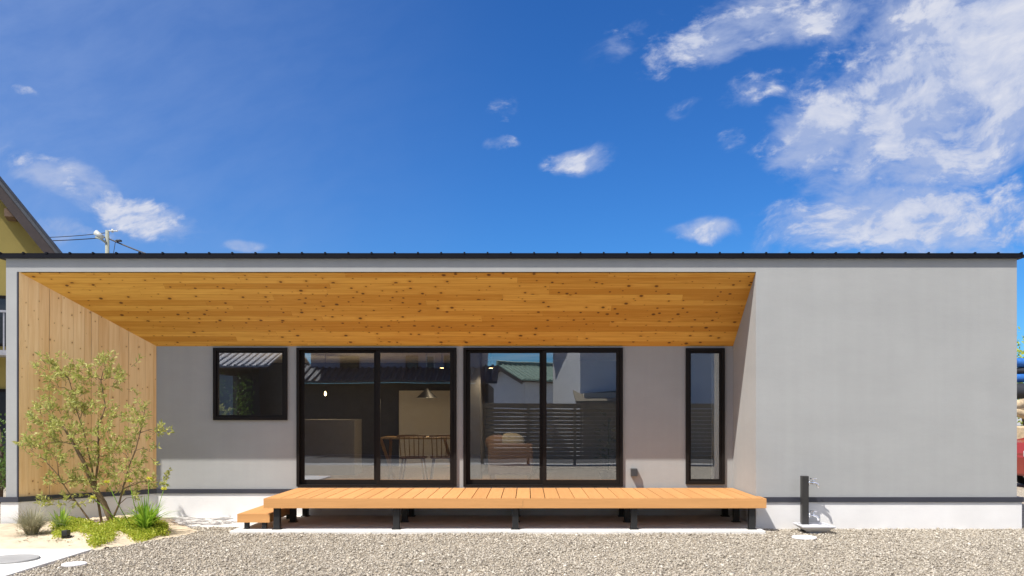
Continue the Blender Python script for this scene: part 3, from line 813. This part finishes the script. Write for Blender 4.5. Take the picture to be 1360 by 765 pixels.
# ------------------------------------------------------------------ inside the rooms
def pendant(kind, px, py, d, label):
    x, z = px2x(px, d), px2z(py, d); t = thing('pendant_lamp', label, 'lamp', (x, d-D0, z))
    bm = bmesh.new(); tube(bm, [(0, 0, .10), (0, 0, 2.86-z)], .005, 6); obj('cord', bm, 'wire', t)
    if kind == 'cone':
        bm = bmesh.new(); lathe(bm, [(.20, -.05), (.03, .11), (.012, .13)], (0, 0, 0), 28, False, True); obj('lamp_shade', bm, 'leg_black', t)
    bm = bmesh.new(); lathe(bm, [(.004, -.03), (.02, -.018), (.024, 0), (.014, .03), (.010, .05)], (0, 0, 0), 14)
    b = obj('bulb', bm, 'bulb_glow', t)
    l = bpy.data.lights.new('bulb_light', 'POINT'); l.energy = 17; l.color = (1, .75, .45); l.shadow_soft_size = .012
    lo = bpy.data.objects.new('bulb_light', l); COL.objects.link(lo); lo.parent = t; lo.location = (0, 0, -.044)
    return t
pendant('cone', 567, 525, 15.6, 'cone-shaped pendant lamp glowing above the dining table')
pendant('bulb', 432, 523, 16.6, 'bare warm bulb pendant hanging over the kitchen counter')
def spot(x, y, z, label):
    t = thing('hanging_spot', label, 'lamp', (x, y, z))
    bm = bmesh.new(); tube(bm, [(0, 0, -.005), (0, 0, 2.86-z)], .006, 6); obj('stem', bm, 'wire', t)
    bm = bmesh.new(); lathe(bm, [(.05, 0), (.05, -.03), (.04, -.035)], (0, 0, 0), 18); obj('lamp_ring', bm, 'leg_black', t)
    bm = bmesh.new(); lathe(bm, [(.032, -.036), (.032, -.040)], (0, 0, 0), 16); obj('bulb', bm, 'bulb_glow', t)
    l = bpy.data.lights.new('spot_light', 'SPOT'); l.energy = 16; l.spot_size = R(135); l.spot_blend = .6; l.color = (1, .78, .52); l.shadow_soft_size = .05
    lo = bpy.data.objects.new('spot_light', l); COL.objects.link(lo); lo.parent = t; lo.location = (0, 0, -.06)
spot(px2x(652, 14.2), 2.2, px2z(486, 14.2), 'small spot lamp added to light the brown sofa behind the right sliding door')  # lamp added to brighten the sofa and the right room
spot(px2x(587, 15.5), 3.5, px2z(486, 15.5), 'small lit spot lamp hanging up to the right of the cone-shaped pendant lamp')
tag(obj('kitchen_counter', B(px2x(398, 16.2), px2x(471, 16.2), 4.2, 4.9, IZ, px2z(557, 16.2), bev=.01), 'interior_grey'), 'grey kitchen counter block behind the left sliding door', 'counter')
# table
tz = px2z(580, 14.9); tx0, tx1 = px2x(509, 14.9), px2x(604, 14.9)
tab = thing('dining_table', 'oak dining table with crossed trestle legs behind the left sliding door', 'table', (0, 0, 0))
obj('table_top', B(tx0, tx1, 2.55, 3.35, tz-.035, tz, bev=.006), 'oak', tab)
for xx in (tx0+.06, tx1-.10):
    bm = bmesh.new()
    tube(bm, [(xx-.05, 2.6, tz-.036), (xx+.08, 3.25, IZ)], .034, 4); tube(bm, [(xx+.02, 3.25, tz-.036), (xx+.09, 2.6, IZ)], .034, 4); 
    obj('trestle_leg', bm, 'oak', tab)
def chair(x, y, rz, label):
    t = thing('dining_chair', label, 'chair', (x, y, IZ), rz, 'spindle chairs round the dining table')
    obj('seat', B(-.22, .22, -.21, .21, .42, .45, bev=.012), 'walnut', t)
    for sx in (-1, 1):
        for sy_ in (-1, 1):
            bm = bmesh.new(); tube(bm, [(sx*.16, sy_*.16, .42), (sx*.22, sy_*.22, 0)], [.018, .012], 8); obj('leg', bm, 'walnut' if sx > 0 else 'oak', t)
    bm = bmesh.new()
    for i in range(6):
        u = -.19+.38*i/5; tube(bm, [(u, .19, .45), (u*1.1, .26, .80)], .008, 6)
    tube(bm, [(-.25, .24, .81), (-.1, .275, .82), (.1, .275, .82), (.25, .24, .81)], .018, 8)
    obj('backrest', bm, 'walnut', t)
chair(px2x(550, 14.5), 2.42, PI, 'dark spindle-back chair drawn up to the middle of the oak table')
chair(px2x(590, 14.6), 2.42, PI+.15, 'dark spindle-back chair near the right end of the oak table')
# sofa
sd_ = 14.6; sx0, sx1 = px2x(648, sd_), px2x(708, sd_); sz0, sz1 = px2z(630, sd_), px2z(589, sd_)
so_ = thing('sofa', 'brown sofa on oak legs behind the right sliding door', 'sofa', (0, 0, 0))
bm = bmesh.new(); box(bm, sx0, sx1, 2.5, 2.68, sz0, sz1, bev=.03); obj('backrest', bm, 'sofa_brown', so_)
bm = bmesh.new(); box(bm, sx0+.01, sx1-.01, 2.69, 3.3, sz0, sz0+.25, bev=.04); obj('seat', bm, 'sofa_brown', so_)
for xx in (sx0+.07, sx1-.07):
    for yy in (2.55, 3.2): obj('leg', B(xx-.03, xx+.03, yy, yy+.05, IZ, sz0), 'oak', so_)
def pillow(px, py, d, w_, h_, rot, mat, label):
    bm = bmesh.new()
    bmesh.ops.create_uvsphere(bm, u_segments=24, v_segments=14, radius=1)
    for v in bm.verts:
        c = v.co; r = 1/max(abs(c.x)**2.6+abs(c.z)**2.6, 1e-4)**(1/2.6) if abs(c.x)+abs(c.z) > .01 else 1
        h = math.sqrt(c.x**2+c.z**2)
        v.co = Vector((c.x*(r*h if h > .01 else 1)*w_/2, c.y*.09*(1-.0*h), c.z*(r*h if h > .01 else 1)*h_/2))
    for f in bm.faces: f.smooth = True
    o = obj('cushion', bm, mat, None, (px2x(px, d), d-D0, px2z(py, d))); o.rotation_euler = (R(-15), R(rot), 0); tag(o, label, 'cushion')
pillow(681, 586, 14.8, .42, .30, 8, 'cushion_cream', 'cream cushion leaning on the brown sofa')
pillow(658, 587, 14.82, .36, .26, -8, 'sofa_brown', 'brown cushion at the left end of the brown sofa')
pp = thing('potted_plant', 'dark leafy houseplant in a black pot behind the right sliding door', 'plant', (px2x(808, 14.2), 2.2, IZ))
bm = bmesh.new(); lathe(bm, [(.12, 0), (.16, .20), (.17, .22), (.15, .22)], (0, 0, 0), 24); obj('pot', bm, 'pot_dark', pp)
bm = bmesh.new()
for i in range(46):
    a = random.uniform(0, 2*PI); h = random.uniform(.35, 1.15); p = Vector((math.cos(a)*.16*random.random(), math.sin(a)*.16*random.random(), h))
    leaf(bm, p, Vector((math.cos(a), math.sin(a), random.uniform(-.3, .6))), random.uniform(.12, .22), random.uniform(.045, .075), Vector((0, 0, 1)), .01)
tube(bm, [(0, 0, .2), (.01, .02, 1.1)], .012, 6); obj('foliage', bm, 'dark_leaf', pp)
bm = bmesh.new(); cxa, cxb = px2x(943, 13.9), px2x(957, 13.7)
n = 14; top = [(cxa+(cxb-cxa)*i/n, 1.8+.03*math.sin(i*1.7), 0) for i in range(n+1)]
lo_ = [(x, y, IZ) for x, y, _ in top]+[(x, y+.012, IZ) for x, y, _ in top[::-1]]
hi_ = [(x, y, 2.8) for x, y, _ in top]+[(x, y+.012, 2.8) for x, y, _ in top[::-1]]
hexa(bm, lo_, hi_); tag(obj('curtain', bm, 'curtain'), 'pale curtain drawn to the right edge of the tall narrow window', 'curtain')

# ------------------------------------------------------------------ neighbours beyond the house
def gable_house(name, label, x0, x1, y0, y1, ze, zr, wall, roofm, over=.5, th=.16, axis='y', board=.30, rz=0, piv=None, soff='eave_board', wins=(), fasc='eave_brown'):
    """house with a gable roof; axis = direction of the ridge. Built about its own centre"""
    cx, cy = (x0+x1)/2, (y0+y1)/2; hx, hy = (x1-x0)/2, (y1-y0)/2
    t = thing(name, label, 'house', (cx, cy, 0), rz)
    if axis == 'x': hx, hy = hy, hx
    sw = (lambda x, y, z: (x, y, z)) if axis == 'y' else (lambda x, y, z: (-y, x, z))
    bm = bmesh.new()
    hexa(bm, [sw(-hx, -hy, 0), sw(hx, -hy, 0), sw(hx, -hy, ze), sw(0, -hy, zr), sw(-hx, -hy, ze)], [sw(-hx, hy, 0), sw(hx, hy, 0), sw(hx, hy, ze), sw(0, hy, zr), sw(-hx, hy, ze)])
    obj('wall', bm, wall, t)
    sl = (zr-ze)/hx
    bm = bmesh.new(); bs = bmesh.new(); bfs = []
    for s in (-1, 1):
        xe = s*(hx+over); zb = .03
        for (b_, za, zc, yo) in ((bs, .03, .10, over), (bm, .11, .11+th, over+.06)):
            zee = ze-sl*over
            hexa(b_, [sw(0, -hy-yo, zr+za), sw(xe, -hy-yo, zee+za), sw(xe, hy+yo, zee+za), sw(0, hy+yo, zr+za)],
                 [sw(0, -hy-yo, zr+zc), sw(xe, -hy-yo, zee+zc), sw(xe, hy+yo, zee+zc), sw(0, hy+yo, zr+zc)])
        zee = ze-sl*over
        for yy in (-hy-over-.04, hy+over):
            bf = bmesh.new(); bfs.append(bf)
            hexa(bf, [sw(s*.001, yy, zr+.105-board), sw(xe, yy, zee+.105-board), sw(xe, yy, zee+.105), sw(s*.001, yy, zr+.105)],
                 [sw(s*.001, yy+.04, zr+.105-board), sw(xe, yy+.04, zee+.105-board), sw(xe, yy+.04, zee+.105), sw(s*.001, yy+.04, zr+.105)])
    # tile courses: ribs down the slope
    n = int(2*(hy+over)/.32)
    for s in (-1, 1):
        xe = s*(hx+over+.02); zee = ze-sl*over
        for i in range(n+1):
            y = -hy-over+.1+i*.32
            tube(bm, [sw(0, y, zr+.12+th), sw(xe, y, zee+.12+th)], .06, 5)
    tube(bm, [sw(0, -hy-over-.08, zr+.16+th), sw(0, hy+over+.08, zr+.16+th)], .13, 8)
    rf = obj('roof', bm, roofm, t); obj('eave_soffit', bs, soff, rf)
    for bf in bfs: obj('verge_board', bf, fasc, rf)
    for (face, a, b, z0, z1) in wins:
        bm = bmesh.new(); bg_ = bmesh.new()
        if face == 'S': yy = -hy if axis == 'y' else -hx
        else: yy = hy if axis == 'y' else hx
        sg = -1 if face == 'S' else 1
        ring(bm, a, b, z0, z1, min(yy, yy+sg*.06), max(yy, yy+sg*.06), .06)
        wdw = obj('window', bm, 'frame_dark', t)
        box(bg_, a+.06, b-.06, min(yy+sg*.01, yy+sg*.03), max(yy+sg*.01, yy+sg*.03), z0+.06, z1-.06); obj('pane', bg_, 'dark_window', wdw)
    return t
# yellow house, left
YR = R(24); YS = 1.33; YHX, YHY = 3.0, 4.0
P0 = Vector((px2x(0, 20), 20-D0, px2z(240, 20)))           # a point on the verge
zr = P0.z-.21+YS*1.9; ze = zr-YS*YHX
lx, ly = 1.9, -YHY-.6
YC = (P0.x-(lx*math.cos(YR)-ly*math.sin(YR)), P0.y-(lx*math.sin(YR)+ly*math.cos(YR)))
yel = gable_house('neighbour_house', 'yellow rendered house with dark overhanging gable roof at the left edge', YC[0]-YHX, YC[0]+YHX, YC[1]-YHY, YC[1]+YHY, ze, zr, 'yellow_render', 'tile_dark', .58, .10, 'y', .34, rz=YR)
slope = YS
def yw(xa, xb, za, zb):
    bm = bmesh.new(); ring(bm, xa, xb, za, zb, -4.08, -4.0, .07); o = obj('window', bm, 'frame_dark', yel)
    obj('pane', B(xa+.07, xb-.07, -4.04, -4.02, za+.07, zb-.07), 'dark_window', o)
yw(1.0, 2.7, .2, 2.3); yw(1.0, 2.7, 3.35, 4.6)
bm = bmesh.new(); v0, v1 = .6, 2.9; zb0, zb1 = 3.2, 4.1
box(bm, v0, v1, -4.9, -4.0, zb0-.12, zb0)
for i in range(14): x = v0+(v1-v0)*i/13; box(bm, x-.015, x+.015, -4.88, -4.85, zb0, zb1)
box(bm, v0, v1, -4.9, -4.84, zb1, zb1+.05)
obj('balcony', bm, 'tile_grey', yel)
for z_ in (zr-1.6, zr-2.9):
    xx = (zr-z_)/slope; obj('purlin', B(xx-.20, xx+.0, -4.56, -4.0, z_-.25, z_-.06), 'eave_board', yel)

def shrub(name, label, cat, x, y, w_, dpt, h, n, mat, ls, group=None):
    t = thing(name, label, cat, (x, y, 0), 0, group)
    bm = bmesh.new(); tube(bm, [(0, 0, 0), (.03, .02, h*.5), (0, 0, h*.8)], [.05, .035, .01], 7)
    cl = [(random.uniform(-.7, .7)*w_/2, random.uniform(-.7, .7)*dpt/2, random.uniform(.25, .92)*h) for _ in range(14)]
    for c in cl: tube(bm, [(0, 0, c[2]*.5), c], [.02, .006], 5)
    obj('stem', bm, 'hedge_stem', t)
    bm = bmesh.new()
    for i in range(n):
        c = Vector(random.choice(cl)); p = c+Vector((random.gauss(0, w_*.13), random.gauss(0, dpt*.13), random.gauss(0, h*.09)))
        p.z = max(p.z, .05); leaf(bm, p, rv()+Vector((0, 0, .3)), ls*random.uniform(.7, 1.4), ls*.3)
    obj('foliage', bm, mat, t)
    return t
shrub('hedge_shrub', 'dark green shrub beyond the left end of the house', 'shrub', px2x(0, 15.5), 3.5, 1.6, 1.6, 1.75, 1800, 'hedge_leaf', .07)
# utility pole
PD = 40.
upx = px2x(142.5, PD)
pole = thing('utility_pole', 'concrete utility pole with white street lamp arm behind the roof edge', 'utility pole', (upx, PD-D0, 0))
bm = bmesh.new(); zt_ = px2z(306, PD); tube(bm, [(0, 0, 0), (0, 0, zt_)], [.20, .085], 14); obj('pole', bm, 'pole_concrete', pole)
ax_, az_ = px2x(128.5, PD)-upx, px2z(313, PD)
bm = bmesh.new(); tube(bm, [(0, -.1, px2z(323, PD)), (ax_*.5, -.12, (az_+px2z(323, PD))/2), (ax_, -.12, az_-.1)], .05, 8); arm = obj('lamp_arm', bm, 'pole_concrete', pole)
bm = bmesh.new(); tube(bm, [(ax_+.36, -.12, az_-.12), (ax_-.0, -.12, az_+.14)], [.10, .13], 10); obj('lamp_head', bm, 'lamp_white', arm)
bm = bmesh.new(); box(bm, 0, .5, -.04, .04, zt_-.05, zt_, .01); tube(bm, [(.25, 0, zt_-.1), (.25, 0, zt_+.06)], .05, 8); obj('crossarm', bm, 'lamp_white', pole)
box_ = B(px2x(155, PD)-upx, px2x(161, PD)-upx, -.1, .1, px2z(321, PD), px2z(318.5, PD), bev=.02); obj('junction_box', box_, 'wire', pole)
def cable(name, a, b, sag, r, label):
    bm = bmesh.new(); P_ = []
    for i in range(17):
        u = i/16; p = Vector(a).lerp(Vector(b), u); p.z -= sag*4*u*(1-u); P_.append(p)
    tube(bm, P_, r, 5); tag(obj(name, bm, 'wire'), label, 'cable')
py_ = PD-D0
cable('power_line', (upx, py_, px2z(309, PD)), (px2x(-120, PD), py_, px2z(303, PD)), .35, .018, 'topmost thin power line running left from the utility pole')
cable('power_line', (upx, py_+.1, px2z(314.5, PD)), (px2x(-120, PD), py_+.1, px2z(311, PD)), .25, .022, 'lower thin power line running left from the utility pole')
cable('power_line', (upx, py_, px2z(316, PD)), (px2x(330, PD), py_, px2z(368, PD)), .3, .035, 'thick dark cable sloping down right from the utility pole')
cable('power_line', (upx+.4, py_, px2z(319, PD)), (upx+.25, py_, px2z(345, PD)), 0., .015, 'thin drop wire hanging just right of the utility pole')

# right edge: parked red car, covered load, wall
rd = 19.
def rx_(px): return px2x(px, rd)
def rz_(py): return px2z(py, rd)
wl = obj('block_wall', B(rx_(1325), rx_(1325)+9, rd-D0-2.0, rd-D0-1.85, 0, px2z(641, rd-2), bev=.01), 'block_wall'); tag(wl, 'low pale concrete block wall past the right end of the house', 'wall')
cc = thing('red_car', 'red parked car half hidden by the right end of the house', 'car', (rx_(1335)+2.2, rd-D0, .0))
bm = bmesh.new()
prof = [(-2.0, .28), (-2.05, .75), (-1.9, 1.02), (-1.1, 1.10), (-.45, 1.58), (1.1, 1.60), (1.9, 1.12), (2.0, .8), (1.98, .28)]
hexa(bm, [(x, -.85, z) for x, z in prof], [(x, .85, z) for x, z in prof]); 
bmesh.ops.bevel(bm, geom=list(bm.edges), offset=.05, segments=2, affect='EDGES')
body = obj('body', bm, 'car_red', cc)
bm = bmesh.new(); hexa(bm, [(-.95, -.862, 1.12), (-.4, -.862, 1.50), (.95, -.862, 1.52), (1.35, -.862, 1.12)], [(-.95, -.845, 1.12), (-.4, -.845, 1.50), (.95, -.845, 1.52), (1.35, -.845, 1.12)]); obj('side_window', bm, 'dark_window', cc)
bm = bmesh.new(); hexa(bm, [(-1.09, -.7, 1.12), (-1.09, .7, 1.12), (-.50, .65, 1.55), (-.50, -.65, 1.55)], [(-1.115, -.7, 1.13), (-1.115, .7, 1.13), (-.525, .65, 1.56), (-.525, -.65, 1.56)]); obj('windshield', bm, 'dark_window', cc)
for xx in (-1.25, 1.25):
    for yy in (-.86, .66):
        bm = bmesh.new(); tube(bm, [(xx, yy, .31), (xx, yy+.2, .31)], .31, 20); wh = obj('wheel', bm, 'rubber', cc)
        bm = bmesh.new(); tube(bm, [(xx, yy-.01, .31), (xx, yy+.01, .31)], .19, 16); obj('rim', bm, 'chrome', wh)
for yy in (-.6, .6): obj('headlight', B(-2.07, -1.98, yy-.14, yy+.14, .72, .86, bev=.02), 'lamp_white', cc)
rd = 21.5
bm = bmesh.new(); box(bm, rx_(1330), rx_(1330)+4, rd-D0, rd-D0+1.2, 0, rz_(566), bev=.05); tag(obj('straw_stack', bm, 'straw'), 'straw-coloured stacked bales behind the red car', 'bales')
bm = bmesh.new(); box(bm, rx_(1330), rx_(1330)+4, rd-D0, rd-D0+1.2, rz_(566), rz_(529), bev=.12); 
bm.free()
bm = bmesh.new()
for i in range(14):
    a = random.uniform(0, 3.8); tube(bm, [(rx_(1332)+a-.4, rd-D0+.2, rz_(545)+random.uniform(-.25, .25)), (rx_(1332)+a+.5, rd-D0+.15, rz_(545)+random.uniform(-.25, .25))], .13, 9)
tag(obj('log_pile', bm, 'straw'), 'pale logs lying on the stack behind the red car', 'logs')
for i, (p0, p1, mt, lab) in enumerate(((530, 508, 'tarp_black', 'black covered bundle lying on the pale logs'), (508, 495, 'tarp_blue', 'blue tarpaulin bundle between two black bundles'), (495, 486, 'tarp_black', 'thin black bundle between the blue tarpaulins'), (486, 474, 'tarp_blue', 'topmost blue tarpaulin bundle of the pile'))):
    bm = bmesh.new(); P_ = []
    for j in range(10):
        P_.append((rx_(1325)+.45*j, rd-D0+.5+random.uniform(-.05, .05), rz_((p0+p1)/2)+random.uniform(-.03, .03)))
    tube(bm, P_, [abs(p0-p1)/2/F*rd*random.uniform(.95, 1.2) for _ in P_], 12)
    tag(obj('tarp_bundle', bm, mt), lab, 'bundle', 'bundles piled behind the red car')
t_ = shrub('garden_shrub', 'pale green shrub rising behind the blue tarpaulins at the right edge', 'shrub', px2x(1362, 24), 12., 1.2, 1.0, px2z(438, 24), 900, 'cover_leaf', .10)

# ------------------------------------------------------------------ across the road (seen mirrored in the glass)
YM = 2*(YB+.01)+D0
def mx(px, Y): return (px-CX)*(YM-Y)/F
def mz(py, Y): return H0+(HY-py)*(YM-Y)/F
Y = -13.4
fence = thing('slat_fence', 'brown horizontal slat fence mirrored in the right sliding door', 'fence', (0, Y, 0))
fx0, fx1 = mx(640, Y), mx(1010, Y); ft = mz(536, Y)
bm = bmesh.new(); z = .18
while z < ft-.3: box(bm, fx0, fx1, -.02, .02, z, z+.112); z += .13
box(bm, fx0-.05, fx1, -.12, .12, ft-.16, ft)
obj('slat_panel', bm, 'fence_brown', fence)
n = 6
for i in range(n+1):
    x = fx0+(fx1-fx0)*i/n; obj('fence_post', B(x-.045, x+.045, .021, .11, 0, ft-.16), 'fence_brown', fence)
Y = -20.
dk = thing('dark_house', 'dark two-storey house with tiled lower eave mirrored in the left sliding door', 'house', (0, Y, 0))
x0, x1 = mx(395, Y), mx(648, Y); zE = mz(509, Y)
obj('wall', B(x0, x1, -6, 0, 0, zE), 'board_brown', dk)
obj('upper_wall', B(x0+.3, x1-.3, -6, -.9, zE+.3, zE+2.9), 'render_blue_grey', dk)
bm = bmesh.new()
hexa(bm, [(x0-.4, .8, zE-.02), (x1+.4, .8, zE-.02), (x1+.4, -1.2, zE+.7), (x0-.4, -1.2, zE+.7)], [(x0-.4, .8, zE+.08), (x1+.4, .8, zE+.08), (x1+.4, -1.2, zE+.8), (x0-.4, -1.2, zE+.8)])
x = x0-.3
while x < x1+.4: tube(bm, [(x, .84, zE+.06), (x, -1.2, zE+.80)], .07, 6); x += .28
lr = obj('lower_roof', bm, 'tile_dark', dk)
bm = bmesh.new(); zt2 = zE+2.9
hexa(bm, [(x0-.4, .2, zt2), (x1+.4, .2, zt2), (x1+.4, -6.8, zt2), (x0-.4, -6.8, zt2)], [(x0+2, -3.0, zt2+1.7), (x1-2, -3.0, zt2+1.7), (x1-2, -3.2, zt2+1.7), (x0+2, -3.2, zt2+1.7)])
obj('roof', bm, 'tile_dark', dk)
for (a, b) in ((px_ := 535, 552), (563, 575), (588, 600), (445, 470)):
    zz0, zz1 = mz(494, Y), mz(470, Y)
    bm = bmesh.new(); ring(bm, mx(a, Y), mx(b, Y), zz0, zz1, -.9, -.84, .05); o = obj('window', bm, 'lamp_white' if a == 563 else 'frame_dark', dk)
    obj('pane', B(mx(a, Y)+.05, mx(b, Y)-.05, -.88, -.86, zz0+.05, zz1-.05), 'dark_window', o)
Y = -34.
cx_ = mx(752, Y)
gable_house('green_roof_house', 'white gabled house with green roof mirrored in the right sliding door', cx_-4.2, cx_+4.2, Y-2.2, Y+2.2, mz(509, Y), mz(484, Y)-.3, 'render_white', 'tile_green', .4, .08, 'x', .22, rz=R(-32), wins=())
wr = R(-17); hw_, hd_ = 3.6, 1.7; nx_, ny_ = 2.16, YM-34.
# near left corner of the house (local -hw, +hd) stands at (nx_, ny_)
wcx = nx_-(-hw_*math.cos(wr)-hd_*math.sin(wr)); wcy = ny_-(-hw_*math.sin(wr)+hd_*math.cos(wr))
gable_house('white_house', 'tall white house mirrored in the right half of the right sliding door', wcx-hw_, wcx+hw_, wcy-hd_, wcy+hd_, 5.2, 6.4, 'render_white', 'tile_dark', .5, .08, 'x', .25, rz=wr, wins=())
ln = thing('lean_to_shed', 'cream shed with brown sloping roof mirrored beside the white house', 'shed', (0, -18.5, 0))
Y = -18.5
obj('wall', B(mx(775, Y), mx(900, Y), -3, 0, 0, mz(522, Y)), 'render_cream', ln)
bm = bmesh.new(); a, b = mx(764, Y), mx(905, Y)
hexa(bm, [(a, .5, mz(536, Y)), (b, .5, mz(536, Y)), (b, -3.2, mz(505, Y)), (a, -3.2, mz(505, Y))], [(a, .5, mz(533, Y)), (b, .5, mz(533, Y)), (b, -3.2, mz(502, Y)), (a, -3.2, mz(502, Y))])
obj('roof', bm, 'fence_brown', ln)
Y = -21.
gable_house('grey_roof_house', 'grey house with pale ribbed roof mirrored in the small square window', mx(215, Y), mx(345, Y), Y-7, Y, mz(487, Y), mz(452, Y), 'board_brown', 'tile_grey', .5, .08, 'x', .2, wins=())
shrub('garden_bush', 'tall green bush mirrored in the small square window', 'shrub', mx(306, -14.8), -14.8, 1.5, 1.2, mz(503, -14.8), 1500, 'hedge_leaf', .08)
